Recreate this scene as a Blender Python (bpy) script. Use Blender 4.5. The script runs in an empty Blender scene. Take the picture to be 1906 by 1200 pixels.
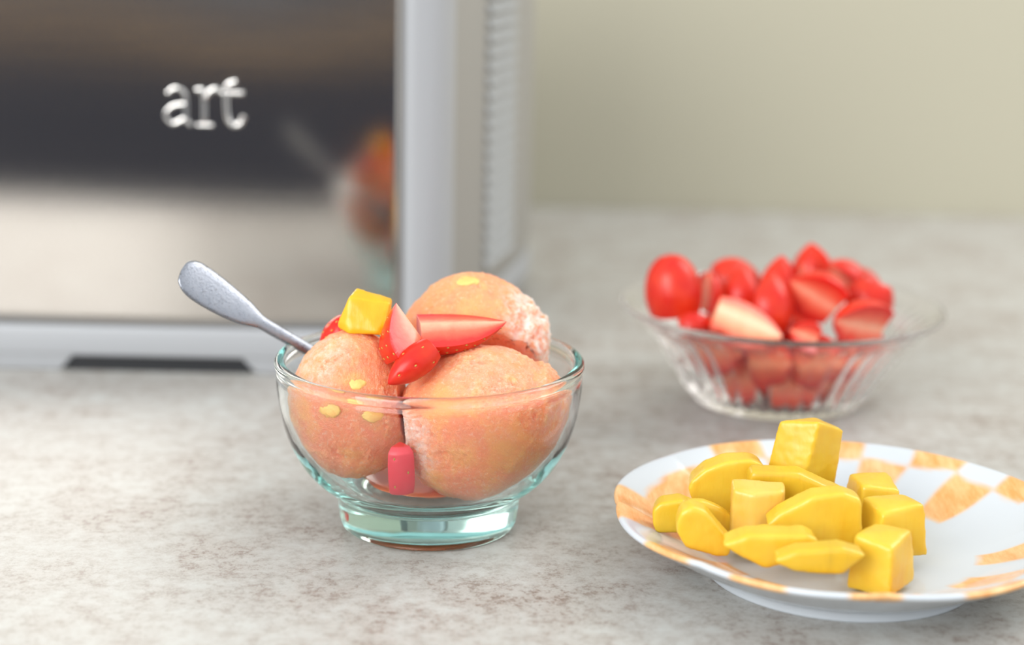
import bpy, bmesh, math, random
from mathutils import Vector, Matrix, noise
PI = math.pi
random.seed(7)
sc = bpy.context.scene
col = sc.collection
CM = 0.01

# ------------------------------------------------------------------ camera
P, ROLL, EYE = math.radians(13.7), math.radians(1.2), Vector((0, 0, 24.8))
fw = Vector((0, math.cos(P), -math.sin(P)))
rt0 = Vector((1, 0, 0)); up0 = rt0.cross(fw)
rt = rt0 * math.cos(ROLL) + up0 * math.sin(ROLL)
up = up0 * math.cos(ROLL) - rt0 * math.sin(ROLL)
cd = bpy.data.cameras.new('camera'); cam = bpy.data.objects.new('camera', cd); col.objects.link(cam)
m = Matrix((rt, up, -fw)).transposed().to_4x4(); m.translation = EYE * CM
cam.matrix_world = m
cd.sensor_fit = 'HORIZONTAL'; cd.sensor_width = 36.0; cd.lens = 3300 * 36.0 / 1906
cd.clip_start = 0.02; cd.clip_end = 50
cd.dof.use_dof = True; cd.dof.focus_distance = 0.665; cd.dof.aperture_fstop = 4.2
sc.camera = cam

# ------------------------------------------------------------------ light and exposure
w = bpy.data.worlds.new('world'); sc.world = w; w.use_nodes = True
bg = w.node_tree.nodes['Background']
bg.inputs['Color'].default_value = (0.93, 0.97, 1.0, 1); bg.inputs['Strength'].default_value = 0.95

def area(name, loc, target, sx, sy, power, color):
    ld = bpy.data.lights.new(name, 'AREA'); ld.shape = 'RECTANGLE'; ld.size = sx; ld.size_y = sy
    ld.energy = power; ld.color = color
    o = bpy.data.objects.new(name, ld); col.objects.link(o); o.location = loc
    o.rotation_euler = (Vector(target) - Vector(loc)).to_track_quat('-Z', 'Y').to_euler()
    return o
area('window_light', (-1.0, -0.75, 0.85), (0.0, 0.7, 0.05), 1.3, 1.1, 28, (1.0, 0.995, 0.985))
area('rear_light', (1.0, 1.16, 0.95), (0.0, 0.68, 0.05), 0.8, 0.8, 9, (1.0, 0.995, 0.985))
sc.view_settings.view_transform = 'Standard'; sc.view_settings.look = 'None'
sc.view_settings.gamma = 1.0; sc.view_settings.use_curve_mapping = False
sc.view_settings.exposure = 0.39
cy = sc.cycles
cy.max_bounces = 40; cy.transmission_bounces = 36; cy.glossy_bounces = 24; cy.diffuse_bounces = 5
cy.transparent_max_bounces = 12; cy.volume_bounces = 2; cy.caustics_reflective = False; cy.caustics_refractive = True
cy.blur_glossy = 0.6; cy.sample_clamp_indirect = 6.0; cy.use_denoising = True

# ------------------------------------------------------------------ helpers
def lin(r, g, b):
    f = lambda c: (c / 255 / 12.92) if c <= 10.3 else ((c / 255 + 0.055) / 1.055) ** 2.4
    return (f(r), f(g), f(b), 1)

class NT:
    def __init__(s, name):
        s.m = bpy.data.materials.new(name); s.m.use_nodes = True
        s.t = s.m.node_tree; s.b = s.t.nodes['Principled BSDF']; s.out = s.t.nodes['Material Output']
    def n(s, typ, **kw):
        nd = s.t.nodes.new(typ)
        for k, v in kw.items():
            if k.startswith('i_'):
                nd.inputs[k[2:].replace('_', ' ')].default_value = v
            else: setattr(nd, k, v)
        return nd
    def l(s, a, b): s.t.links.new(a, b)
    def set(s, **kw):
        for k, v in kw.items(): s.b.inputs[k.replace('_', ' ')].default_value = v
        return s
    def coords(s, scale=(1, 1, 1)):
        if not hasattr(s, 'tc'): s.tc = s.n('ShaderNodeTexCoord')
        if scale == (1, 1, 1): return s.tc.outputs['Object']
        mp = s.n('ShaderNodeMapping'); mp.inputs['Scale'].default_value = scale
        s.l(s.tc.outputs['Object'], mp.inputs['Vector']); return mp.outputs['Vector']
    def noise(s, scale, detail=3, rough=0.55, stretch=(1, 1, 1)):
        nd = s.n('ShaderNodeTexNoise'); nd.inputs['Scale'].default_value = scale
        nd.inputs['Detail'].default_value = detail; nd.inputs['Roughness'].default_value = rough
        s.l(s.coords(stretch), nd.inputs['Vector']); return nd.outputs['Fac']
    def ramp(s, fac, *stops):
        r = s.n('ShaderNodeValToRGB'); e = r.color_ramp.elements
        while len(e) < len(stops): e.new(0.5)
        for el, (p, c) in zip(e, stops):
            el.position = p; el.color = c if isinstance(c, tuple) else (c, c, c, 1)
        s.l(fac, r.inputs['Fac']); return r.outputs['Color']
    def mix(s, fac, a, b, mode='MIX'):
        x = s.n('ShaderNodeMix', data_type='RGBA', blend_type=mode)
        for v, k in ((fac, 0), (a, 6), (b, 7)):
            if isinstance(v, bpy.types.NodeSocket): s.l(v, x.inputs[k])
            else: x.inputs[k].default_value = v
        return x.outputs[2]
    def math(s, op, a, b=0.0):
        x = s.n('ShaderNodeMath', operation=op)
        for v, k in ((a, 0), (b, 1)):
            if isinstance(v, bpy.types.NodeSocket): s.l(v, x.inputs[k])
            else: x.inputs[k].default_value = v
        return x.outputs[0]
    def attr(s, name): return s.n('ShaderNodeAttribute', attribute_name=name).outputs['Fac']
    def bump(s, h, strength, dist):
        b = s.n('ShaderNodeBump'); b.inputs['Strength'].default_value = strength; b.inputs['Distance'].default_value = dist
        s.l(h, b.inputs['Height']); s.l(b.outputs['Normal'], s.b.inputs['Normal']); return b
    def color(s, c): s.l(c, s.b.inputs['Base Color'])

def tag(o, label=None, cat=None, group=None, kind=None):
    if label: o['label'] = label
    if cat: o['category'] = cat
    if group: o['group'] = group
    if kind: o['kind'] = kind
    return o

def mk(name, verts, faces, mats, parent=None, org=(0, 0, 0), smooth=True, attrs=None, fmat=None):
    """verts in world centimetres; org = the thing's base point (cm)"""
    org = Vector(org)
    me = bpy.data.meshes.new(name)
    me.from_pydata([tuple((Vector(v) - org) * CM) for v in verts], [], [tuple(f) for f in faces])
    for mt in (mats if isinstance(mats, (list, tuple)) else [mats]): me.materials.append(mt)
    if fmat: me.polygons.foreach_set('material_index', fmat)
    if smooth: me.polygons.foreach_set('use_smooth', [True] * len(me.polygons))
    for k, vals in (attrs or {}).items():
        a = me.attributes.new(k, 'FLOAT', 'POINT'); a.data.foreach_set('value', vals)
    me.update()
    o = bpy.data.objects.new(name, me); col.objects.link(o)
    if parent is not None: o.parent = parent
    else: o.location = org * CM
    return o

def empty(name, org):
    o = bpy.data.objects.new(name, None); col.objects.link(o); o.location = Vector(org) * CM
    o.empty_display_size = 0.02
    return o

def fix_normals(o):
    bm = bmesh.new(); bm.from_mesh(o.data); bmesh.ops.recalc_face_normals(bm, faces=bm.faces)
    bm.to_mesh(o.data); bm.free(); return o

def sharp(o, deg=35):
    bm = bmesh.new(); bm.from_mesh(o.data)
    for e in bm.edges:
        if len(e.link_faces) == 2 and e.calc_face_angle(0) > math.radians(deg): e.smooth = False
    bm.to_mesh(o.data); bm.free(); return o

def bake(o):
    dg = bpy.context.evaluated_depsgraph_get(); dg.update()
    me = bpy.data.meshes.new_from_object(o.evaluated_get(dg), preserve_all_data_layers=True, depsgraph=dg)
    o.modifiers.clear(); o.data = me
    return o

def bevel(o, width, seg=2, ang=30):
    md = o.modifiers.new('bevel', 'BEVEL'); md.width = width * CM; md.segments = seg
    md.limit_method = 'ANGLE'; md.angle_limit = math.radians(ang)
    return bake(o)

def box(name, lo, hi, mat, parent=None, org=(0, 0, 0), bev=0.0):
    (x0, y0, z0), (x1, y1, z1) = lo, hi
    v = [(x0, y0, z0), (x1, y0, z0), (x1, y1, z0), (x0, y1, z0), (x0, y0, z1), (x1, y0, z1), (x1, y1, z1), (x0, y1, z1)]
    f = [(0, 3, 2, 1), (4, 5, 6, 7), (0, 1, 5, 4), (1, 2, 6, 5), (2, 3, 7, 6), (3, 0, 4, 7)]
    o = mk(name, v, f, mat, parent, org, smooth=False)
    return bevel(o, bev) if bev else o

def lathe(profile, segs, center, radmod=None):
    """closed surface of revolution; profile points with r == 0 become poles"""
    V, F, rings = [], [], []
    cx, cyy, cz = center
    for k, (r, z) in enumerate(profile):
        if r <= 1e-6:
            rings.append([len(V)] * segs); V.append((cx, cyy, cz + z)); continue
        ids = []
        for i in range(segs):
            a = 2 * PI * i / segs
            rr, zz = (r, z) if radmod is None else radmod(r, z, a, k)
            ids.append(len(V)); V.append((cx + rr * math.cos(a), cyy + rr * math.sin(a), cz + zz))
        rings.append(ids)
    for A, B in zip(rings, rings[1:]):
        for i in range(segs):
            j = (i + 1) % segs
            q = []
            for x in (A[i], A[j], B[j], B[i]):
                if x not in q: q.append(x)
            if len(q) >= 3: F.append(q)
    return V, F

def spline(pts, n):
    """Catmull-Rom through 2-D points, n samples a span"""
    out = []
    q = [pts[0]] + list(pts) + [pts[-1]]
    for i in range(1, len(q) - 2):
        p0, p1, p2, p3 = q[i - 1], q[i], q[i + 1], q[i + 2]
        for k in range(n):
            t = k / n
            out.append(tuple(0.5 * (2 * b + (c - a) * t + (2 * a - 5 * b + 4 * c - d) * t * t + (3 * b - a - 3 * c + d) * t ** 3)
                             for a, b, c, d in zip(p0, p1, p2, p3)))
    out.append(tuple(pts[-1]))
    return out

def tube(path, rad, nseg=10):
    V, F = [], []
    n = len(path); path = [Vector(p) for p in path]
    for i, p in enumerate(path):
        d = (path[min(i + 1, n - 1)] - path[max(i - 1, 0)]).normalized()
        a = d.cross(Vector((0, 1, 0)))
        a = a.normalized() if a.length > 1e-4 else Vector((1, 0, 0))
        b = d.cross(a)
        r = rad[i] if isinstance(rad, (list, tuple)) else rad
        for k in range(nseg):
            t = 2 * PI * k / nseg
            V.append(p + a * (r * math.cos(t)) + b * (r * math.sin(t)))
    for i in range(n - 1):
        for k in range(nseg):
            j = (k + 1) % nseg
            F.append((i * nseg + k, i * nseg + j, (i + 1) * nseg + j, (i + 1) * nseg + k))
    F.append(tuple(range(nseg))); F.append(tuple((n - 1) * nseg + k for k in range(nseg))[::-1])
    return V, F

def interp(tab, x):
    if x <= tab[0][0]: return tab[0][1]
    for (a, va), (b, vb) in zip(tab, tab[1:]):
        if x <= b: return va + (vb - va) * (x - a) / (b - a)
    return tab[-1][1]
def sstep(a, b, x):
    t = max(0.0, min(1.0, (x - a) / (b - a))); return t * t * (3 - 2 * t)

# ------------------------------------------------------------------ materials
def plain(name, c, rough=0.5, **kw):
    t = NT(name).set(Base_Color=c, Roughness=rough, **kw); return t.m

def mat_counter():
    t = NT('mottled_laminate'); t.set(Roughness=0.38); t.b.inputs['Specular IOR Level'].default_value = 0.22
    big = t.noise(8, 3, 0.6); mid = t.noise(26, 4, 0.65); med = t.noise(120, 4, 0.7); fine = t.noise(360, 4, 0.75); grit = t.noise(1100, 2, 0.6)
    c = t.mix(t.ramp(med, (0.36, 0.0), (0.66, 1.0)), lin(184, 184, 179), lin(169, 164, 157))
    mask = t.math('MULTIPLY', t.ramp(big, (0.34, 0.25), (0.62, 1.0)), t.ramp(mid, (0.40, 0.0), (0.62, 1.0)))
    c = t.mix(t.math('MULTIPLY', mask, 0.38), c, lin(144, 125, 112))
    speck = t.math('MULTIPLY', t.ramp(t.math('ADD', t.math('MULTIPLY', fine, 0.6), t.math('MULTIPLY', med, 0.4)), (0.49, 0.0), (0.59, 1.0)), t.math('ADD', t.math('MULTIPLY', mask, 0.72), 0.14))
    c = t.mix(speck, c, lin(112, 92, 79))
    pale = t.math('MULTIPLY', t.ramp(grit, (0.52, 0.0), (0.66, 1.0)), 0.35)
    c = t.mix(pale, c, lin(191, 192, 190))
    t.color(c); return t.m

def mat_wall():
    t = NT('painted_plaster').set(Roughness=0.75)
    t.color(t.mix(t.noise(1.3, 2), lin(181, 177, 158), lin(177, 171, 151)))
    t.bump(t.noise(120, 3), 0.1, 0.001); return t.m

def mat_steel():
    t = NT('brushed_steel').set(Metallic=1.0, Base_Color=lin(199, 193, 186))
    br = t.noise(60, 4, 0.7, (0.03, 1, 40))
    r = t.ramp(br, (0.3, 0.08), (0.7, 0.12)); t.l(r, t.b.inputs['Roughness'])
    t.b.inputs['Anisotropic'].default_value = 0.5
    t.bump(br, 0.03, 0.0003); return t.m

def mat_glass(name, absorb, density, rough=0.0, wavy=0.0, tint=(1, 1, 1, 1)):
    t = NT(name).set(Base_Color=tint, Roughness=rough, IOR=1.36)
    t.b.inputs['Transmission Weight'].default_value = 1.0
    v = t.n('ShaderNodeVolumeAbsorption'); v.inputs['Color'].default_value = absorb; v.inputs['Density'].default_value = density
    t.l(v.outputs['Volume'], t.out.inputs['Volume'])
    if wavy: t.bump(t.noise(55, 2), wavy, 0.002)
    return t.m

def mat_sorbet():
    t = NT('sorbet').set(Roughness=0.62)
    n1 = t.noise(38, 4, 0.6); n2 = t.noise(90, 3, 0.6); n3 = t.noise(700, 3, 0.65); n4 = t.noise(210, 3)
    c = t.mix(t.ramp(n1, (0.36, 0.0), (0.64, 1.0)), lin(255, 152, 118), lin(255, 160, 106))
    c = t.mix(t.math('MULTIPLY', t.ramp(n2, (0.52, 0.0), (0.70, 1.0)), 0.5), c, lin(255, 186, 112))
    c = t.mix(t.math('MULTIPLY', t.ramp(n4, (0.56, 0.0), (0.72, 1.0)), 0.3), c, lin(250, 140, 110))
    c = t.mix(t.math('MULTIPLY', t.ramp(t.noise(1300, 2, 0.7), (0.56, 0.0), (0.72, 1.0)), 0.16), c, lin(224, 104, 70))
    c = t.mix(t.math('MULTIPLY', t.ramp(n3, (0.54, 0.0), (0.72, 1.0)), 0.45), c, lin(255, 214, 188))
    fr = t.math('MULTIPLY', t.math('MULTIPLY', t.attr('frost'), 0.95), t.ramp(t.noise(260, 4, 0.7), (0.36, 0.0), (0.62, 1.0)))
    c = t.mix(t.math('MULTIPLY', t.attr('mango'), t.ramp(t.noise(150, 4, 0.7), (0.30, 0.2), (0.66, 0.8))), c, lin(255, 178, 112))
    c = t.mix(fr, c, lin(255, 234, 224))
    t.color(c)
    t.b.inputs['Subsurface Weight'].default_value = 0.8
    t.b.inputs['Subsurface Radius'].default_value = (1.0, 0.6, 0.45); t.b.inputs['Subsurface Scale'].default_value = 0.012
    h = t.math('ADD', t.noise(900, 3, 0.65), t.math('MULTIPLY', t.noise(2400, 2), 0.5))
    t.bump(h, 0.75, 0.0014); return t.m

def mat_mango(name, a, b, dark):
    t = NT(name).set(Roughness=0.33)
    c = t.mix(t.ramp(t.noise(60, 3), (0.38, 0.0), (0.64, 1.0)), a, b)
    c = t.mix(t.math('MULTIPLY', t.ramp(t.noise(40, 5, 0.7, (6, 1, 1)), (0.52, 0.0), (0.75, 1.0)), 0.45), c, dark)
    t.color(c)
    t.b.inputs['Subsurface Weight'].default_value = 0.35
    t.b.inputs['Subsurface Radius'].default_value = (1.0, 0.6, 0.12); t.b.inputs['Subsurface Scale'].default_value = 0.006
    t.bump(t.noise(220, 3, 0.6, (4, 1, 1)), 0.10, 0.001); return t.m

def mat_skin():
    t = NT('strawberry_skin').set(Roughness=0.3); t.b.inputs['Specular IOR Level'].default_value = 0.35
    t.color(t.mix(t.ramp(t.noise(90, 3), (0.35, 0.0), (0.7, 1.0)), lin(199, 28, 19), lin(215, 56, 28)))
    t.b.inputs['Subsurface Weight'].default_value = 0.15; t.b.inputs['Subsurface Radius'].default_value = (1, 0.2, 0.15)
    t.b.inputs['Subsurface Scale'].default_value = 0.003
    return t.m

def mat_flesh(name='strawberry_flesh', core=(248, 170, 140), mid=(238, 104, 78), edge=(216, 38, 32)):
    t = NT(name).set(Roughness=0.3)
    rad = t.attr('rad'); st = t.noise(170, 3, 0.6)
    f = t.math('ADD', rad, t.math('MULTIPLY', t.math('SUBTRACT', st, 0.5), 0.38))
    t.color(t.ramp(f, (0.02, lin(*core)), (0.38, lin(*mid)), (0.82, lin(*edge))))
    t.b.inputs['Subsurface Weight'].default_value = 0.3; t.b.inputs['Subsurface Radius'].default_value = (1, 0.35, 0.25)
    t.b.inputs['Subsurface Scale'].default_value = 0.004
    t.bump(t.noise(300, 3), 0.15, 0.001); return t.m

def mat_porcelain():
    t = NT('painted_porcelain').set(Roughness=0.12)
    br = t.noise(120, 4, 0.65, (1.6, 0.35, 1))
    orange = t.mix(t.ramp(br, (0.34, 0.0), (0.68, 1.0)), lin(216, 152, 86), lin(229, 188, 135))
    t.color(t.mix(t.attr('paint'), lin(195, 201, 207), orange)); return t.m

def mat_spoon():
    t = NT('worn_pewter').set(Metallic=1.0)
    n = t.noise(900, 3, 0.7); p = t.noise(330, 4, 0.7)
    t.color(t.mix(t.ramp(n, (0.56, 0.0), (0.70, 1.0)), lin(150, 153, 161), lin(118, 117, 120)))
    t.l(t.ramp(p, (0.35, 0.24), (0.7, 0.42)), t.b.inputs['Roughness'])
    t.bump(n, 0.2, 0.0006); return t.m

M_counter, M_wall, M_steel = mat_counter(), mat_wall(), mat_steel()
M_silver = plain('silver_plastic', lin(163, 165, 168), 0.4)
M_side = plain('grey_side_plastic', lin(150, 147, 141), 0.5)
M_vent = plain('grey_vent_plastic', lin(162, 164, 165), 0.5)
M_black = plain('gap_shade_black', lin(22, 24, 28), 0.6)  # only for the block that darkens the gap under the base
M_chrome = NT('chrome').set(Metallic=1.0, Roughness=0.06, Base_Color=lin(235, 232, 228)).m
M_glass = mat_glass('sea_green_glass', (0.24, 0.69, 0.645, 1), 12, wavy=0.06)
M_clear = mat_glass('clear_pressed_glass', (0.62, 0.52, 0.45, 1), 5)
M_sorbet = mat_sorbet()
M_mango = mat_mango('mango_flesh', lin(219, 184, 58), lin(216, 174, 43), lin(210, 156, 32))
M_mango_green = mat_mango('mango_near_skin', lin(213, 176, 45), lin(202, 165, 38), lin(176, 143, 41))
M_mango_deep = mat_mango('mango_ripe', lin(226, 165, 10), lin(228, 176, 27), lin(222, 152, 10))
M_mango_pale = mat_mango('mango_pale', lin(223, 184, 89), lin(221, 174, 60), lin(213, 156, 45))
M_skin, M_flesh = mat_skin(), mat_flesh()
M_skin_pink = plain('pink_strawberry_skin', lin(226, 62, 76), 0.4)
M_pale_flesh = mat_flesh('pale_strawberry_flesh', (247, 196, 160), (243, 166, 126), (236, 96, 72))
M_seed = plain('strawberry_seed', lin(188, 140, 58), 0.4)
M_china, M_spoon = mat_porcelain(), mat_spoon()
M_dark = plain('dark_cabinet_paint', lin(88, 90, 104), 0.6)
M_tan = plain('tan_wood', lin(228, 192, 150), 0.6)
M_greywall = plain('grey_paint', lin(112, 114, 124), 0.8)
M_floor = plain('dark_floor', lin(46, 46, 52), 0.6)

# ------------------------------------------------------------------ setting
def struct(o): o['kind'] = 'structure'; return o
struct(box('floor', (-330, -260, -94), (330, 150, -90), M_floor))
struct(box('wall_back', (-330, 141.5, -90), (330, 150, 170), M_wall))
struct(box('wall_front', (-330, -260, -90), (330, -250, 22), M_greywall))
struct(box('trim_1', (-330, -250, -9.5), (330, -244, -4), M_tan))
struct(box('cabinet_front', (-330, -250, -90), (330, -245, -9.5), M_dark))  # unseen dark cabinet run behind the camera, there for the steel's reflection
ctop = box('countertop', (-200, 40, -4), (200, 141.4, 0), M_counter, bev=0.4)
tag(ctop, 'pale grey-white mottled laminate countertop under the bowls and plate', 'countertop', kind='structure')
box_base = struct(box('trim_2', (-198, 46, -90), (198, 141, -4), M_dark))

# ------------------------------------------------------------------ steel appliance
AO = (-18.4, 102, 0)
app = tag(empty('kitchen_appliance', AO), 'tall silver countertop appliance with brushed steel front behind the sorbet bowl', 'appliance')
XC = -18.4
right_side = [(-5.72, 89.75), (-5.5, 89.35), (-5.0, 89.3), (-4.3, 89.6), (-3.7, 90.3), (-3.35, 91.2), (-3.2, 92.0)]
side_line = [(-3.2, 92.0), (-2.55, 94.6), (-1.5, 99.0), (-0.5, 103.5), (0.3, 107.5), (0.85, 110.5), (1.0, 112.2), (0.75, 113.8), (0.0, 114.8), (-1.2, 115.2)]
def mirror(pts): return [(2 * XC - x, y) for x, y in reversed(pts)]
def offset(pts, d):
    out = []
    for i, (x, y) in enumerate(pts):
        a, b = pts[max(i - 1, 0)], pts[min(i + 1, len(pts) - 1)]
        tx, ty = b[0] - a[0], b[1] - a[1]; L = math.hypot(tx, ty) or 1
        out.append((x + ty / L * d, y - tx / L * d))
    return out
def prism(name, contour, z0, z1, mat, bev=0.0, zmod=None, smooth=True):
    n = len(contour)
    V = [(x, y, z0) for x, y in contour] + [(x, y, z1) for x, y in contour]
    F = [(i, (i + 1) % n, n + (i + 1) % n, n + i) for i in range(n)] + [tuple(range(n))[::-1], tuple(range(n, 2 * n))]
    o = mk(name, V, F, mat, app, AO, smooth)
    fix_normals(o)
    if bev: bevel(o, bev, 3, 50)
    return sharp(o)
# shell of the sides (recessed behind the columns), bottom tucked in
s_in = spline(side_line, 4)
shell = s_in + mirror(s_in)
def shell_part():
    levels = [(0.7, -1.2), (1.2, -0.7), (2.2, -0.25), (3.6, 0.0), (23.0, 0.0), (24.2, -0.3), (24.8, -1.0)]
    V, F = [], []; n = len(shell)
    for z, d in levels:
        for x, y in (offset(s_in, d) + mirror(offset(s_in, d))): V.append((x, y, z))
    for k in range(len(levels) - 1):
        for i in range(n):
            j = (i + 1) % n; F.append((k * n + i, k * n + j, (k + 1) * n + j, (k + 1) * n + i))
    F.append(tuple(range(n))[::-1]); F.append(tuple((len(levels) - 1) * n + i for i in range(n)))
    return sharp(fix_normals(mk('side_shell', V, F, M_side, app, AO)), 60)
shell_part()
rs = spline(right_side, 4)
for nm, c in (('corner_column', rs), ('corner_column', mirror(rs))):
    inner = [(c[-1][0] + (-.35 if c is rs else 0), c[-1][1] + 0.3), (c[0][0], c[0][1] + 1.2)] if c is rs else [(c[-1][0], c[-1][1] + 1.2), (c[0][0] + .35, c[0][1] + 0.3)]
    prism(nm, c + inner, 2.3, 24.6, M_silver)
# the steel front, a hair bowed
def panel():
    nx, nz = 40, 30; V, F = [], []
    x0, x1, z0, z1 = 2 * XC + 5.75, -5.72, 2.35, 24.4
    for j in range(nz + 1):
        for i in range(nx + 1):
            u, v = i / nx, j / nz; x = x0 + (x1 - x0) * u; z = z0 + (z1 - z0) * v
            bow = 0.16 * math.exp(-((x + 13.2) / 5.5) ** 2) * sstep(14.5, 24, z)
            y = 89.72 - .42 * (1 - ((x - XC) / 12.68) ** 2) + bow * 0.55
            V.append((x, y, z))
    w = nx + 1
    F += [(j * w + i, j * w + i + 1, (j + 1) * w + i + 1, (j + 1) * w + i) for j in range(nz) for i in range(nx)]
    o = mk('front_panel', V, F, M_steel, app, AO)
    sd = o.modifiers.new('s', 'SOLIDIFY'); sd.thickness = 0.15 * CM; sd.offset = -1; bake(o)
    o['label'] = 'brushed stainless steel front panel'
panel()
# base ledge and feet
base_r = [(-5.7, 89.0)] + offset(right_side[2:], 0.15) + offset(side_line[1:], 0.05)
prism('base', base_r + mirror(base_r), 0.8, 2.42, M_silver, 0.22)
def foot(xa, xb, ya, yb, flip):
    dx = 0.85
    a, b = (xa - (dx if not flip else 0)), (xb + (dx if flip else 0))
    V = [(xa, ya + .15, 0), (xb, ya + .15, 0), (xb, yb, 0), (xa, yb, 0), (a, ya, 1.0), (b, ya, 1.0), (b, yb, 1.0), (a, yb, 1.0)]
    F = [(0, 3, 2, 1), (4, 5, 6, 7), (0, 1, 5, 4), (1, 2, 6, 5), (2, 3, 7, 6), (3, 0, 4, 7)]
    bevel(mk('foot', V, F, M_silver, app, AO, smooth=False), 0.1)
foot(-13.3, -4.6, 89.05, 93, False); foot(2 * XC + 4.6, 2 * XC + 13.3, 89.05, 93, True)
foot(-8, -1.8, 108, 112, False); foot(2 * XC + 1.8, 2 * XC + 8, 108, 112, True)
box('gap_shade_block', (-23.2, 89.3, 0.0), (-13.7, 92.5, 0.82), M_black, app, AO)  # added black block, stands in for the shade in the gap under the base
# louvres down the right side
a, b = Vector((-1.72, 98.1, 0)), Vector((-0.28, 104.6, 0))
tdir = (b - a).normalized(); nrm = Vector((tdir.y, -tdir.x, 0))
for k in range(26):
    z = 4.0 + k * 0.79
    V = []
    for e, s in ((a, 0.0), (b, 0.0)):
        for dn, dz in ((-0.2, 0.0), (0.0, 0.0), (0.34, 0.0), (0.34, 0.1), (0.02, 0.5), (-0.2, 0.5)):
            V.append(e + nrm * dn + Vector((0, 0, z + dz)))
    F = [(i, (i + 1) % 6, 6 + (i + 1) % 6, 6 + i) for i in range(6)] + [tuple(range(6))[::-1], tuple(range(6, 12))]
    fix_normals(mk('vent_slat', V, F, M_vent, app, AO, smooth=False))
# raised chrome letters: the end of a word, a r t
def letter(paths):
    V, F = [], []
    for pth, r in paths:
        pp = [(x, 89.42, z) for x, z in spline(pth, 6)]
        v, f = tube(pp, r, 10)
        F += [tuple(i + len(V) for i in q) for q in f]; V += v
    o = fix_normals(mk('letter', V, F, M_chrome, app, AO)); o['label'] = 'raised chrome letter'
zb = 12.95
letter([([(-17.6, zb + 1.55), (-17.2, zb + 1.85), (-16.75, zb + 1.65), (-16.65, zb + 1.1), (-16.65, zb + .25), (-16.4, zb)], .15),
        ([(-16.65, zb + 1.05), (-17.3, zb + .95), (-17.7, zb + .5), (-17.35, zb + .05), (-16.7, zb + .35)], .15)])
letter([([(-16.15, zb + 1.75), (-15.85, zb + 1.8), (-15.75, zb + 1.5), (-15.75, zb + .1)], .15), ([(-16.15, zb), (-15.3, zb)], .13),
        ([(-15.75, zb + 1.2), (-15.5, zb + 1.65), (-15.2, zb + 1.85), (-14.95, zb + 1.7)], .15)])
letter([([(-14.1, zb + 2.25), (-14.55, zb + 2.05), (-14.62, zb + 1.6), (-14.6, zb + .5), (-14.35, zb + .05), (-13.95, zb + .1), (-13.75, zb + .5)], .15),
        ([(-14.9, zb + 1.65), (-13.75, zb + 1.65)], .14)])

# ------------------------------------------------------------------ sea-green glass bowl
BC = (-3.2, 67.5, 0)
outer = [(0, .28), (1.6, .26), (2.7, .2), (3.0, .04), (3.2, 0), (3.4, .06), (3.52, .25), (3.6, .7), (3.66, 1.25), (3.74, 1.48), (4.2, 1.8),
         (4.75, 2.3), (5.2, 2.9), (5.6, 3.75), (5.86, 4.7), (6.0, 5.6), (6.03, 6.2)]
rim = [(6.02, 6.48), (6.08, 6.62), (6.09, 6.76), (6.0, 6.88), (5.86, 6.9), (5.72, 6.85), (5.66, 6.7), (5.71, 6.54)]
inner = [(5.8, 6.2), (5.76, 5.6), (5.62, 4.75), (5.34, 3.85), (4.9, 3.05), (4.36, 2.42), (3.75, 1.98), (3.0, 1.7), (2.2, 1.56), (1.0, 1.5), (0, 1.5)]
prof = spline(outer, 3)[:-1] + spline([outer[-1]] + rim + [inner[0]], 3)[:-1] + spline(inner, 3)
prof = [(max(r, 0), z) for r, z in prof]; prof[0] = (0, .28); prof[-1] = (0, 1.5)
V, F = lathe(prof, 128, BC)
bowl = fix_normals(mk('dessert_bowl', V, F, M_glass, None, BC))
tag(bowl, 'footed sea-green glass dessert bowl holding three scoops of sorbet', 'bowl')
IN = sorted((z, r) for r, z in inner)

def inside(p, gap=0.08):
    dx, dy = p.x - BC[0], p.y - BC[1]; r = math.hypot(dx, dy)
    if p.z < 7.8:
        if p.z < 1.72: p.z = 1.72
        rm = (interp(IN, p.z) if p.z < 6 else 5.62) - gap
        if r > rm:
            p.x, p.y = BC[0] + dx / r * rm, BC[1] + dy / r * rm
    return p

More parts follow.
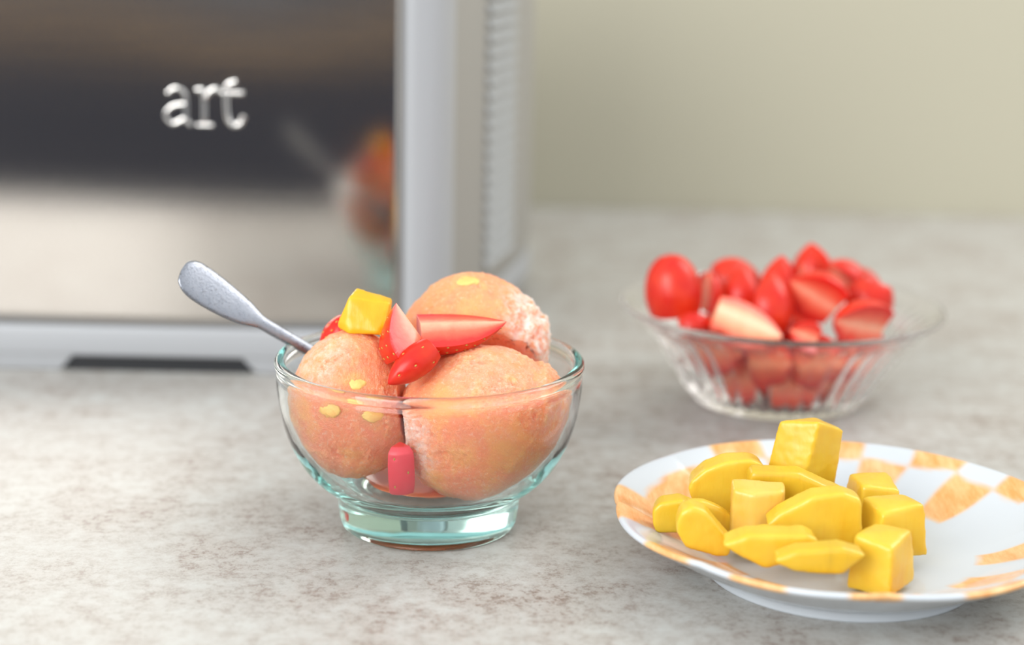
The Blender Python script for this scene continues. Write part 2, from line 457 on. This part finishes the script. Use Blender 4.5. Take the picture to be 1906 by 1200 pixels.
def ico(sub):
    bm = bmesh.new(); bmesh.ops.create_icosphere(bm, subdivisions=sub, radius=1.0)
    bm.verts.ensure_lookup_table()
    v = [x.co.copy() for x in bm.verts]; f = [tuple(y.index for y in x.verts) for x in bm.faces]; bm.free()
    return v, f
ICO6, ICO7 = ico(6), ico(7)
def scoop(c, r, seed, crumble, skirt, planes, label, frostdir, ball=ICO7):
    """crumble: (direction, size) where the ball is torn; skirt: (normal, offset, step); planes: (point, normal) pressed flat"""
    c = Vector(c); V, fr = [], []
    off = Vector((seed * 7.3, seed * 3.1, seed * 1.7))
    for d in ball[0]:
        n1 = noise.noise(d * 1.6 + off) * 0.09
        n2 = noise.noise(d * 6 + off) * 0.02
        msk = sstep(-.15, .45, noise.noise(d * 2.7 + off * 2))
        n3 = noise.noise(d * 19 + off) * (.005 + .016 * msk) + noise.noise(d * 41 + off) * (.004 + .011 * msk) + noise.noise(d * 85 + off) * (.003 + .005 * msk) - .02 * msk * sstep(.25, .55, noise.noise(d * 13 - off))
        s = 1 + n1 * .6 + n2 + n3; f = 0.0
        for cd_, size, amt in crumble:
            k = sstep(math.cos(size), math.cos(size * 0.45), d.dot(Vector(cd_).normalized()))
            if k > 0:
                rough = noise.noise(d * 9 + off) * .6 + noise.noise(d * 22 + off) * .5 + noise.noise(d * 48 + off) * .3
                s += k * amt * rough
        for fd, size, *am in frostdir:
            f = max(f, (am[0] if am else 1) * sstep(math.cos(size), math.cos(size * .3), d.dot(Vector(fd).normalized())))
        for sn, so, st in skirt:
            t = d.dot(Vector(sn).normalized()) + noise.noise(d * 5 + off) * .05
            s += st * sstep(so - .025, so + .025, t)
        p = c + Vector((d.x * r[0], d.y * r[1], d.z * r[2])) * s
        for q, n in planes:
            n = Vector(n).normalized(); h = (p - Vector(q)).dot(n)
            if h > -.03: p = p - n * (h + .03 + 0.05 * (noise.noise(p * 3) * .5 + .5))
        V.append(inside(p)); fr.append(f)
    o = mk('sorbet_scoop', V, ball[1], M_sorbet, None, (c.x, c.y, min(v.z for v in V)), attrs={'frost': fr, 'mango': [0.0] * len(V)})
    return tag(o, label, 'sorbet', 'scoops of sorbet in the glass bowl'), c

def chunk_in(scoop_o, c, d, size, solid=True):
    """a bit of mango showing in the surface of a scoop: juice-stained sorbet round it, the bit itself nearly flush"""
    me = scoop_o.data; d = Vector(d).normalized()
    loc = scoop_o.location
    best = max(me.vertices, key=lambda v: ((v.co + loc) / CM - c).normalized().dot(d))
    p = (best.co + loc) / CM; nrm = (p - c).normalized()
    at = me.attributes['mango'].data
    reach = max(size) * (1.5 if solid else 1.9)
    for v in me.vertices:
        q = (v.co + loc) / CM
        dist = (q - p).length * (1 + .5 * noise.noise(q * 2.2))
        if dist < reach: at[v.index].value = max(at[v.index].value, 1 - sstep(reach * .3, reach, dist))
    if not solid: return
    q = nrm.to_track_quat('Z', 'Y').to_matrix(); V = []
    v0, f0 = ICO3
    for v in v0:
        k = 1 + .25 * noise.noise(v * 1.5 + p) + .15 * noise.noise(v * 5 + p)
        V.append(p - nrm * 0.10 + q @ Vector((v.x * size[0] * k, v.y * size[1] * k, v.z * .125)))
    mk('mango_bit', V, f0, M_bit, scoop_o, (loc / CM))
ICO3 = ico(3)
t_ = NT('mango_bit').set(Roughness=0.5); t_.color(t_.mix(t_.ramp(t_.noise(300, 3), (.35, 0.), (.7, 1.)), lin(255, 200, 116), lin(255, 182, 104)))
t_.b.inputs['Subsurface Weight'].default_value = .3; t_.b.inputs['Subsurface Scale'].default_value = .004
t_.bump(t_.noise(500, 3), .4, .001); M_bit = t_.m

sA, cA = scoop((-6.2, 66.5, 5.15), (2.42, 2.3, 3.0), 1, [((.85, -.5, .2), .55, .05)], [((-.25, -.1, -1), .60, .03)],
          [((-4.15, 66, 5), (1, -.05, .1))], 'tall pale orange sorbet scoop nearest the spoon, under a mango cube', [((-.5, -.5, .7), .7, .4), ((-.8, -.3, .4), .5, .4)])
sB, cB = scoop((-1.05, 66.2, 4.5), (3.45, 3.0, 3.2), 2, [((-.85, -.5, -.05), .65, .07), ((.9, .1, .45), .5, .06)], [((.85, -.05, .1), .72, .05)],
          [((-4.15, 66, 5), (-1, -.05, -.1)), ((-1.2, 68.35, 7.2), (0, .8, .6))], 'large rounded orange sorbet scoop pressed against the front of the glass', [((-.85, -.5, -.1), .6, .8), ((.1, -.4, .9), .8, .15)])
sC, cC = scoop((-1.55, 70.3, 6.7), (3.0, 2.7, 2.95), 3, [((.9, -.35, .25), .95, .055), ((.5, -.8, .1), .6, .05)], [((.8, -.2, -.55), .5, .06)],
          [((-4.15, 66, 5), (-1, -.9, .1)), ((-1.2, 68.35, 7.2), (0, -.8, -.6))], 'frosty crumbled orange sorbet scoop standing highest, behind the other two', [((.9, -.3, .35), .85)], ICO6)
chunk_in(sA, cA, (.17, -.75, .6), (.38, .32)); chunk_in(sA, cA, (-.25, -1, .22), (.42, .34)); chunk_in(sA, cA, (.5, -1, .12), (.42, .36))
chunk_in(sB, cB, (-.25, -1, -.08), (.5, .5), False); chunk_in(sB, cB, (.36, -1, .02), (.6, .5), False);
chunk_in(sB, cB, (-.5, -.8, .6), (.5, .4), False); chunk_in(sA, cA, (-.6, -.6, .1), (.4, .4), False)
chunk_in(sC, cC, (-.12, -.25, 1), (.5, .4)); chunk_in(sC, cC, (.1, -.9, .75), (.8, .6), False); chunk_in(sC, cC, (-.5, -.9, .6), (.5, .4), False)

def melted():
    prof = [(0, 1.535), (1.0, 1.535), (2.0, 1.58), (2.5, 1.66), (2.75, 1.76), (2.7, 1.80), (2.0, 1.71), (1.0, 1.66), (0, 1.65)]
    V, F = lathe(prof, 72, BC, lambda r, z, a_, k: (r * (1 + .05 * noise.noise((math.cos(a_) * 2, math.sin(a_) * 2, 5)) - .05), z))
    tag(fix_normals(mk('melted_sorbet', V, F, M_melt, None, (BC[0], BC[1], 1.53))), 'thin orange puddle of melted sorbet in the bottom of the glass bowl', 'puddle', kind='stuff')
M_melt = plain('melted_sorbet', lin(236, 128, 70), 0.2)
melted()

# ------------------------------------------------------------------ strawberry pieces
def shape_full(t):
    if t < .3: return .78 + .22 * math.sin(PI / 2 * t / .3)
    return max(0.0, math.cos(PI / 2 * ((t - .3) / .7) ** 1.25)) ** .8
def shape_cone(t): return max(0.0, math.cos(PI / 2 * t ** 1.6)) ** .9
def shape_blunt(t): return (.84 + .16 * math.sin(PI / 2 * min(1, t / .4))) * max(0.0, 1 - t ** 3.4) ** .5
def shape_tip(t): return max(0.0, math.cos(PI / 2 * t ** 1.3)) ** .85
def shape_block(t): return (1 - .12 * abs(2 * t - 1) ** 3) * (1.0 if t < .86 else 1 - .25 * ((t - .86) / .14) ** 2)
def strawberry(label, B, T, e1, ang, R, sgn=1, shape=shape_full, group=None, seeds=True, mats=None, mid=False, squash=1.0, clamp=None):
    B, T = Vector(B), Vector(T); ax = T - B; L = ax.length; ax.normalize()
    e1 = Vector(e1); e1 = (e1 - ax * e1.dot(ax)).normalized(); e2 = ax.cross(e1) * sgn
    ang = math.radians(ang)
    if mid: e1, e2 = e1 * math.cos(ang / 2) - e2 * math.sin(ang / 2), e2 * math.cos(ang / 2) + e1 * math.sin(ang / 2)
    nph, nt, nr = max(6, int(ang / .12)), 22, 7
    V, F, fm, rad = [], [], [], []
    def pt(ph, t, f):
        d = e1 * math.cos(ph) + e2 * math.sin(ph) * squash
        r = R * shape(t) * f
        return B + ax * (L * t) + d * r
    seedpts = []
    if seeds:
        gap = seeds if seeds is not True else .36
        rows = max(2, int(L / gap)); kk = 0
        for i in range(rows):
            t = (i + .6) / (rows + .3); ns = max(1, int(ang * R * shape(t) / (gap * 1.1)))
            for j in range(ns):
                ph = ang * (j + .5 + (.25 if i % 2 else -.25)) / ns
                if 0.04 < ph < ang - .04: seedpts.append((ph, t))
    seedpos = [pt(ph, t, 1) for ph, t in seedpts]
    def grid(fn, nu, nv, mi):
        base = len(V)
        for j in range(nv + 1):
            for i in range(nu + 1):
                p, r_ = fn(i / nu, j / nv); V.append(p); rad.append(r_)
        for j in range(nv):
            for i in range(nu):
                a = base + j * (nu + 1) + i; F.append((a, a + 1, a + nu + 2, a + nu + 1)); fm.append(mi)
    def skin(u, v):
        p = pt(u * ang, v, 1)
        for q in seedpos:
            d2 = (p - q).length_squared
            if d2 < .04: p = p - (e1 * math.cos(u * ang) + e2 * math.sin(u * ang)) * (.035 * math.exp(-d2 / .006))
        return p, 1.0
    grid(skin, nph * 2, nt * 2, 0)
    if ang < 6.2:
        grid(lambda u, v: (pt(0, v, u), u), nr, nt * 2, 1)
        grid(lambda u, v: (pt(ang, v, u), u), nr, nt * 2, 1)
    grid(lambda u, v: (pt(u * ang, 0, v), v * .9), nph * 2, nr, 1)
    if shape(1.0) > 0.05: grid(lambda u, v: (pt(u * ang, 1, v), .9 + .0 * v), nph * 2, nr, 1)
    if clamp: V = [clamp(p) for p in V]
    org = Vector((B.x + T.x, B.y + T.y, 0)) * .5; org.z = min(p.z for p in V)
    o = mk('strawberry_piece', V, F, list(mats or (M_skin, M_flesh)), None, org, attrs={'rad': rad}, fmat=fm)
    bm = bmesh.new(); bm.from_mesh(o.data)
    bmesh.ops.remove_doubles(bm, verts=bm.verts, dist=0.00004)
    bmesh.ops.dissolve_degenerate(bm, edges=bm.edges, dist=0.00002)
    bmesh.ops.recalc_face_normals(bm, faces=bm.faces)
    bm.to_mesh(o.data); bm.free()
    md = o.modifiers.new('b', 'BEVEL'); md.width = .035 * CM; md.segments = 2; md.limit_method = 'ANGLE'; md.angle_limit = math.radians(40); md.use_clamp_overlap = True
    bake(o); o.data.polygons.foreach_set('use_smooth', [True] * len(o.data.polygons))
    if seedpts:
        SV, SF = [], []
        for (ph, t), p in zip(seedpts, seedpos):
            n = e1 * math.cos(ph) + e2 * math.sin(ph); c = p - n * .012; w_ = n.cross(ax)
            b0 = len(SV)
            ring = 8
            for q in range(ring):
                a_ = 2 * PI * q / ring; SV.append(c + ax * (.06 * math.cos(a_)) + w_ * (.036 * math.sin(a_)) - n * .01)
            for q in range(ring):
                a_ = 2 * PI * q / ring; SV.append(c + ax * (.04 * math.cos(a_)) + w_ * (.022 * math.sin(a_)) + n * .014)
            SV.append(c + n * .022)
            for q in range(ring):
                k = (q + 1) % ring
                SF.append((b0 + q, b0 + k, b0 + ring + k, b0 + ring + q)); SF.append((b0 + ring + q, b0 + ring + k, b0 + 2 * ring))
        tag(mk('seeds', SV, SF, M_seed, o, org), kind='stuff')
    return tag(o, label, 'strawberry', group)

TG = 'strawberry pieces on top of the sorbet'
strawberry('upright strawberry wedge with seeds along one edge, between mango cube and long wedge', (-3.42, 65.6, 8.12), (-4.42, 65.75, 9.45), (-.43, -.85, -.30), 75, 1.7, -1, shape_tip, TG)
strawberry('long pointed strawberry wedge lying across the sorbet against the rear scoop', (-3.5, 65.9, 8.62), (-.2, 66.5, 8.62), (0, -.86, -.55), 150, 1.25, 1, shape_cone, TG)
strawberry('small strawberry piece in the cleft between scoops, below the upright wedge', (-3.0, 64.9, 7.9), (-4.6, 63.9, 6.75), (.25, -.9, -.2), 230, .62, 1, shape_full, TG, seeds=.62, mid=True)
strawberry('strawberry piece mostly hidden behind the tall scoop and mango cube', (-6.15, 68.2, 7.95), (-7.6, 67.9, 6.9), (-.3, -.6, .7), 230, .75, 1, shape_full, TG, mid=True)
strawberry('pinkish strawberry bit inside the bowl against the glass, below the cleft', (-4.1, 64.45, 2.5), (-4.15, 64.3, 4.4), (.1, -1, .1), 72, .85, 1, shape_block, None, seeds=.5, mats=(M_skin_pink, M_flesh), mid=True)

# ------------------------------------------------------------------ mango pieces
def hull_piece(name, label, pts, c, mat, group=None, voxel=.08, smooth=16, bump_=.025, cat='mango', bows=0.0):
    c = Vector(c); bm = bmesh.new()
    for p in pts: bm.verts.new(c + Vector(p) * 1.05)
    r = bmesh.ops.convex_hull(bm, input=bm.verts)
    junk = list({g for g in r['geom_interior'] + r['geom_unused'] if isinstance(g, bmesh.types.BMVert)})
    if junk: bmesh.ops.delete(bm, geom=junk, context='VERTS')
    bmesh.ops.dissolve_limit(bm, angle_limit=math.radians(4), verts=bm.verts, edges=bm.edges)
    bm.verts.ensure_lookup_table(); bm.verts.index_update()
    V = [v.co.copy() for v in bm.verts]; F = [tuple(v.index for v in f.verts) for f in bm.faces]; bm.free()
    org = (c.x, c.y, min(v.z for v in V))
    o = fix_normals(mk(name, V, F, mat, None, org))
    md = o.modifiers.new('r', 'REMESH'); md.mode = 'VOXEL'; md.voxel_size = voxel * CM; md.use_smooth_shade = True
    md = o.modifiers.new('s', 'SMOOTH'); md.factor = .5; md.iterations = smooth
    bake(o)
    if not o.data.materials: o.data.materials.append(mat)
    for v in o.data.vertices:
        q = (v.co / CM) + c
        v.co += v.normal * (bump_ * CM * (noise.noise(q * 1.3) + .4 * noise.noise(q * 4)))
    o.data.polygons.foreach_set('use_smooth', [True] * len(o.data.polygons))
    return tag(o, label, cat, group)
def slab(outline, y0, y1, drop=0.0, taper=1.0, low=None):
    """outline of (x, z) seen from the front, given depth y0..y1; drop raises the far side"""
    pts = []
    for x, z in outline:
        pts.append((x, y0, z)); pts.append((x * taper, y1, z * taper + drop))
    for q in (low or []): pts.append(q)
    return pts
MG = 'mango chunks on the plate'
hull_piece('mango_cube', 'deep yellow mango cube sitting on top of the tall sorbet scoop', [(-.95, -.35, -.1), (-.98, -.3, -.35), (-.55, -.2, .8), (-.35, .6, .95), (.95, -.1, .55), (1.0, .5, .6), (.75, -.7, -.55), (.9, .3, -.6), (-.5, -.7, -.5), (-.8, .6, -.5), (.55, -.75, -.35), (-.6, -.65, -.2)],
           (-5.7, 66.6, 8.68), M_mango_deep, None, .055, 16, .03)
PLC = (12.6, 63.3, 0)
hull_piece('mango_chunk', 'big blocky yellow mango cube topping the pile on the plate', [(.45, -.5, 1.2), (-.05, -.75, -.9), (-.95, .2, 1.0), (-1.28, .1, -.6), (1.5, .4, .65), (1.3, .2, -1.2), (.5, 1.0, .95), (-1.1, .5, -2.6), (1.2, .5, -2.6), (.3, 1.2, -2.6), (.1, -.3, -1.7)], (11.29, 65.0, 4.2), M_mango, MG, .06, 22)
hull_piece('mango_chunk', 'domed yellow mango slice with grooved face at the far edge of the pile', slab([(-1.4, -.15), (-1.3, .1), (-.82, .55), (0, .9), (.82, .98), (1.3, .8), (1.43, .55), (1.3, -.6), (.2, -1.2), (-1.0, -1.2), (-1.25, -.6)], -.55, .55, .1, .92), (8.28, 64.6, 3.0), M_mango, MG)
hull_piece('mango_chunk', 'olive-tinged mango strip lying under the topmost cube', slab([(-1.6, .15), (-1.5, .5), (.2, .45), (1.9, -.3), (1.9, -.7), (-.2, -.75), (-1.62, -.2), (-1.3, -2.2), (1.6, -2.2)], -.45, .35, .12), (10.62, 63.3, 3.42), M_mango_green, MG)
hull_piece('mango_chunk', 'pale upright mango block with flat top in the middle of the pile', [(-.95, -.3, .78), (-.92, .55, .95), (.9, -.35, .8), (.98, .5, .9), (-.15, -.6, .7), (-.95, -.4, -1.5), (.75, -.4, -1.5), (-.9, .5, -1.6), (.9, .5, -1.6), (-.2, -.6, -1.5)], (9.2, 61.9, 2.85), M_mango_pale, MG)
hull_piece('mango_chunk', 'broad golden mango slab leaning in front of the olive strip', slab([(-1.4, -.3), (-1.0, .12), (.2, .8), (1.25, .95), (1.9, .7), (2.0, -.4), (1.3, -.95), (.6, -1.0), (-.8, -.65), (0, -1.6), (1.6, -1.6)], -.5, .45, .1, .95), (10.75, 60.95, 3.02), M_mango, MG)
hull_piece('mango_chunk', 'short yellow mango chunk at the tip of the pile nearest the glass bowl', slab([(-.75, .1), (-.5, .42), (.3, .55), (.8, .35), (.75, -.7), (-.55, -.75), (-.72, -.4)], -.4, .5, .1, .85), (6.1, 62.4, 2.5), M_mango_green, MG)
hull_piece('mango_chunk', 'thin curved mango slice tucked behind the leaning wedge', slab([(-.9, .45), (-.2, .5), (.5, .25), (1.0, -.1), (1.0, -.75), (-.7, -.75)], -.2, .3, .05, .92), (7.35, 62.3, 2.5), M_mango, MG)
hull_piece('mango_chunk', 'leaning mango wedge sloping down onto the painted orange strip', slab([(-.97, .35), (-.83, .78), (-.45, .97), (.04, .8), (.62, .12), (.97, -.3), (.95, -.8), (.5, -.88), (-.35, -.35), (-.97, .0), (-.6, -.55)], -.35, .5, .12, .95), (7.05, 60.4, 2.5), M_mango, MG)
hull_piece('mango_chunk', 'low pointed mango wedge at the front of the pile', slab([(-1.6, .12), (-.75, .5), (1.3, .53), (1.65, .34), (.9, -.4), (.2, -.6), (-.1, -.7), (-.95, -.3)], -.35, .65, .1, .95), (9.15, 58.6, 2.62), M_mango, MG)
hull_piece('mango_chunk', 'mango wedge with greenish lower edge nearest the front rim', slab([(-1.2, .03), (-.55, .33), (1.0, .5), (1.85, .25), (1.1, -.5), (-.4, -.42), (-1.1, -.15)], -.3, .5, .1, .95), (10.4, 57.4, 2.66), M_mango_green, MG)
hull_piece('mango_chunk', 'tiny mango bit wedged between the pale block and the broad slab', slab([(-.4, .3), (.25, .35), (.42, -.3), (-.42, -.3)], -.2, .2, .02, .9), (9.25, 60.35, 2.45), M_mango, MG)
for i, (c, lab, rz) in enumerate([((14.1, 61.6, 2.6), 'yellow mango block beside the broad golden slab, away from the bowls', .4), ((13.2, 58.9, 2.35), 'yellow mango block by the front rim past the greenish wedge', 1.0),
                            ((14.0, 64.6, 2.4), 'yellow mango block at the far side past the topmost cube', 1.7)]):
    pts = [Matrix.Rotation(rz, 3, 'Z') @ Vector(p) for p in [(-1.1, -.8, -1.1), (1.0, -.9, -1.1), (1.1, .8, -1.1), (-1, .8, -1.1), (-.9, -.7, .6), (.8, -.75, .8), (.9, .7, .7), (-.8, .7, .8)]]
    hull_piece('mango_chunk', lab, pts, c, M_mango, MG)

# ------------------------------------------------------------------ plate
def plate():
    top = [(0, .92), (2.5, .92), (4.6, .95), (5.5, 1.08), (6.4, 1.42), (7.3, 1.85), (8.0, 2.2), (8.5, 2.42)]
    lip = [(8.68, 2.42), (8.72, 2.32), (8.6, 2.2)]
    und = [(8.0, 1.85), (7.2, 1.4), (6.3, .9), (5.6, .6), (5.25, .42), (5.15, .2), (5.1, 0), (4.8, 0), (4.7, .25), (4.4, .45), (2, .5), (0, .5)]
    prof = spline(top + lip + und, 4); prof[0] = (0, .92); prof[-1] = (0, .5)
    ntop = (len(top) - 1) * 4 + 6
    def mod(r, z, a, k):
        ph = a - PI                      # 0 = the -x side
        sc_ = abs(math.cos(4 * ph + PI / 2)) ** .85
        wgt = sstep(5.2, 8.6, r)
        return r * (1 - .022 * wgt * (1 - sc_)), z + .05 * wgt * (1 - sc_) * (1 if r > 7 else .6)
    V, F = lathe(prof, 384, PLC, mod)
    rim_iv = [(-15, 10), (27, 41), (54, 68), (81, 95), (110, 126), (141, 156), (170, 186), (-75, -60), (-105, -90), (-135, -120), (-165, -150)]
    in_iv = [(-62, 9), (25, 40), (44, 60), (70, 84), (95, 112), (128, 144), (158, 172), (-90, -75), (-120, -105), (-150, -135)]
    def cover(iv, d, sft):
        v = 0
        for a_, b_ in iv:
            for dd in (d, d - 360, d + 360): v = max(v, sstep(a_ - sft, a_ + sft, dd) * (1 - sstep(b_ - sft, b_ + sft, dd)))
        return v
    paint = []
    for x, y, z in V:
        dx, dy = x - PLC[0], y - PLC[1]; r = math.hypot(dx, dy)
        d = math.degrees(math.atan2(-dy, -dx))          # 0 at -x, positive toward the viewer
        d += 3 * noise.noise((x * .5, y * .5, 3)); rr = r + .25 * noise.noise((x * .7, y * .7, 9))
        topside = z > .9 + max(0, (r - 5.2)) * .42 - .08
        v = 0
        if r > 4 and (topside or r > 8.55):
            edge = 7.65
            k = sstep(edge - .12, edge + .12, rr)
            v = cover(rim_iv, d, 1.1) * k + cover(in_iv, d, 1.1) * (1 - k) * sstep(4.9, 5.2, rr)
        paint.append(v)
    o = fix_normals(mk('plate', V, F, M_china, None, PLC, attrs={'paint': paint}))
    return tag(o, 'white scalloped porcelain plate with orange painted checks under the mango', 'plate')
plate()

# ------------------------------------------------------------------ pressed glass bowl with strawberries
SC = (13.5, 86.7, 0)
so = [(0, .12), (3.4, .1), (3.9, 0), (4.15, .05), (4.35, .3), (4.9, 1.1), (5.65, 2.3), (6.6, 3.6), (7.3, 4.25), (7.95, 4.72)]
sr = [(8.08, 4.86), (8.0, 4.98), (7.85, 4.95)]
si = [(7.1, 4.42), (6.35, 3.8), (5.4, 2.5), (4.6, 1.3), (4.0, .65), (3.2, .5), (0, .48)]
sp = spline(so + sr + si, 3); sp[0] = (0, .12); sp[-1] = (0, .48); sp = [(max(0, r), z) for r, z in sp]
nso = 3 * len(so) - 3
def flute(r, z, a, k):
    if k < nso and .3 < z < 4.5:
        wv = sstep(.3, .8, z) * (1 - sstep(3.7, 4.4, z))
        return r + .2 * wv * (abs(math.cos(a * 22)) - .5), z
    return r, z
V, F = lathe(sp, 352, SC, flute)
tag(fix_normals(mk('fruit_bowl', V, F, M_clear, None, SC)), 'clear fluted glass bowl heaped with cut strawberries behind the plate', 'bowl')
SG = 'cut strawberries in the fluted glass bowl'
dull = (M_skin, M_flesh)
P_ = (M_skin, M_pale_flesh)
SAL = (M_skin, mat_flesh('salmon_strawberry_flesh', (255, 154, 112), (250, 104, 70), (234, 46, 30)))
SIN = sorted((z, r) for r, z in si)
def in_fruit(p):
    dx, dy = p.x - SC[0], p.y - SC[1]; r = math.hypot(dx, dy); q = p.copy()
    if q.z < .62: q.z = .62
    if q.z < 4.95:
        rm = interp(SIN, q.z) - .12
        if r > rm: q.x, q.y = SC[0] + dx / r * rm, SC[1] + dy / r * rm
    return q
B = lambda lab, b, t, e, a, r, s=1, m=dull, sh=shape_full: strawberry(lab, b, t, e, a, r, s, sh, SG, False, m, clamp=in_fruit)
B('large red strawberry half standing at the edge nearest the sorbet bowl', (7.9, 83.4, 5.0), (7.5, 83.7, 7.95), (1, -.15, 0), 190, 1.4, -1, dull, shape_blunt)
B('dark red strawberry half with rounded back, behind the bright slice', (10.1, 87.5, 5.6), (12.6, 88.3, 5.9), (0, .3, -1), 200, 1.3, -1)
B('bright red strawberry slice between the rounded half and the pale-sided wedge', (11.2, 85.2, 4.4), (11.3, 85.4, 7.1), (1, -.7, 0), 180, 1.05, -1)
B('pointed strawberry wedge with pale flesh on one side', (12.3, 82.9, 4.4), (12.35, 83.4, 7.3), (-.75, -.8, 0), 130, 1.25, 1, P_)
B('pale peach cut face of a strawberry lying at the front of the bowl', (9.6, 80.9, 5.9), (12.7, 80.7, 4.7), (-.2, -.4, -.9), 150, 1.15, 1, P_)
B('red strawberry tip between the pointed wedge and the glossy half', (13.2, 86.0, 4.6), (13.3, 86.2, 7.5), (1, 0, 0), 300, 1.05)
B('glossy pink-faced strawberry half in the middle of the heap', (15.6, 83.2, 5.5), (13.3, 83.2, 6.9), (0, -.5, .9), 190, 1.35, 1)
B('dark red strawberry tip pointing up at the back of the heap', (15.5, 89.2, 4.9), (15.2, 89.1, 7.6), (1, -.4, 0), 300, 1.1)
B('small dark red strawberry piece low beside the large half', (8.0, 81.6, 4.75), (9.5, 81.5, 5.2), (0, -.3, 1), 250, .75)
B('small red strawberry piece under the glossy half at the front rim', (14.3, 80.6, 4.6), (13.0, 80.5, 5.1), (0, -.3, 1), 250, .75)
for lab, b, t, e, a, r, m in [
    ('red strawberry half past the glossy one', (17.2, 86.2, 5.0), (18.6, 85.2, 6.2), (0, -.5, .9), 200, 1.3, dull),
    ('strawberry wedge at the far rim past the dark tip', (18.4, 89.2, 4.6), (16.9, 90.6, 5.8), (0, -.5, .9), 160, 1.2, dull),
    ('strawberry quarter near the front rim past the small piece', (17.9, 83.0, 4.6), (15.2, 81.3, 5.4), (0, -.5, .9), 200, 1.3, dull)]:
    B(lab, b, t, e, a, r, 1, m)
for k, (b, t, e, a, r, m, lab) in enumerate([
    ((10.2, 84.4, 1.75), (12.3, 82.5, 2.2), (0, -.3, -1), 180, 1.6, SAL, 'pale strawberry piece at the bottom of the fluted bowl, lowest toward the sorbet'),
    ((12.7, 82.8, 1.7), (15.0, 82.6, 2.0), (0, -.3, -1), 180, 1.6, SAL, 'pale strawberry piece at the bottom of the fluted bowl, in the centre'),
    ((15.3, 83.0, 1.8), (17.3, 84.6, 2.3), (0, -.3, -1), 180, 1.6, SAL, 'red strawberry piece at the bottom of the fluted bowl, away from the sorbet'),
    ((8.8, 84.0, 3.4), (10.9, 81.6, 3.6), (0, -.1, -1), 185, 1.4, SAL, 'red strawberry piece pressed to the flutes under the pale cut face'),
    ((11.2, 81.3, 3.3), (13.4, 80.9, 3.5), (0, -.1, -1), 185, 1.4, SAL, 'pink strawberry piece pressed to the flutes at the front of the bowl'),
    ((13.6, 81.0, 3.3), (15.9, 81.4, 3.5), (0, -.1, -1), 185, 1.4, SAL, 'red strawberry piece pressed to the flutes under the small front piece'),
    ((16.2, 82.0, 3.4), (18.3, 84.2, 3.6), (0, -.1, -1), 185, 1.4, SAL, 'red strawberry piece pressed to the flutes under the front quarter'),
    ((9.2, 86.4, 2.8), (10.9, 88.6, 3.2), (-.8, .5, .3), 300, 1.2, dull, 'strawberry deep in the heap under the rounded half'),
    ((12.6, 84.9, 3.9), (14.8, 85.4, 4.3), (0, -1, .5), 300, 1.25, dull, 'strawberry buried in the heap under the glossy half'),
    ((9.3, 84.6, 5.0), (9.6, 84.5, 7.0), (.5, -1, 0), 200, .95, dull, 'dark strawberry half tucked behind the large half'),
    ((14.4, 87.2, 4.6), (14.5, 86.9, 7.0), (.2, -1, 0), 200, 1.2, dull, 'red strawberry half behind the glossy half, before the dark tip'),
    ((17.2, 88.2, 5.2), (15.9, 87.3, 6.9), (.2, -.8, .5), 190, 1.2, dull, 'red strawberry half leaning on the dark tip'),
    ((11.4, 86.8, 1.9), (13.7, 86.9, 2.6), (0, -1, .5), 300, 1.3, dull, 'whole-looking strawberry deep in the heap')]):
    B(lab, b, t, e, a, r, 1, m)

# ------------------------------------------------------------------ spoon
def spoon():
    O = Vector((-9.05, 69.0, 7.18)); d = Vector((1, .25, -.66)).normalized()
    nrm = Vector((.25, -.72, .65)); nrm = (nrm - d * nrm.dot(d)).normalized(); side = d.cross(nrm).normalized()
    # stations: distance along d from the rim crossing, half width, half thickness, lift along nrm, cup
    st = [(-5.05, .05, .03, .42, 0), (-5.0, .40, .07, .41, 0), (-4.85, .62, .09, .40, 0), (-4.55, .78, .10, .36, 0), (-4.1, .83, .10, .28, 0), (-3.4, .80, .10, .19, 0), (-2.6, .70, .11, .10, 0), (-1.9, .55, .12, .05, 0),
          (-1.5, .40, .13, .02, 0), (-1.15, .29, .14, 0, 0), (-.6, .27, .14, 0, 0), (.5, .26, .14, 0, 0), (1.6, .25, .13, 0, 0), (2.3, .25, .12, .02, 0), (2.7, .42, .10, .03, .03), (3.2, .75, .08, .02, .14), (3.9, .98, .07, 0, .27), (4.6, .95, .07, .02, .28), (5.1, .72, .06, .08, .18), (5.4, .4, .05, .14, .06), (5.5, .05, .03, .16, 0)]
    st = spline(st, 4); V, F = [], []; n = 16
    for s, hw, ht, lf, cup in st:
        c = O + d * s + nrm * lf
        for k in range(n):
            a_ = 2 * PI * k / n
            x = math.cos(a_); y = math.sin(a_)
            x = math.copysign(abs(x) ** .8, x); y = math.copysign(abs(y) ** .6, y)
            V.append(c + side * (hw * x) + nrm * (ht * y - cup * (1 - x * x)))
    m_ = len(st)
    for i in range(m_ - 1):
        for k in range(n):
            j = (k + 1) % n; F.append((i * n + k, i * n + j, (i + 1) * n + j, (i + 1) * n + k))
    F.append(tuple(range(n))); F.append(tuple((m_ - 1) * n + k for k in range(n)))
    o = fix_normals(mk('spoon', V, F, M_spoon, None, O))
    tag(o, 'worn silver spoon with broad fiddle-shaped handle leaning in the sorbet bowl', 'spoon')
spoon()
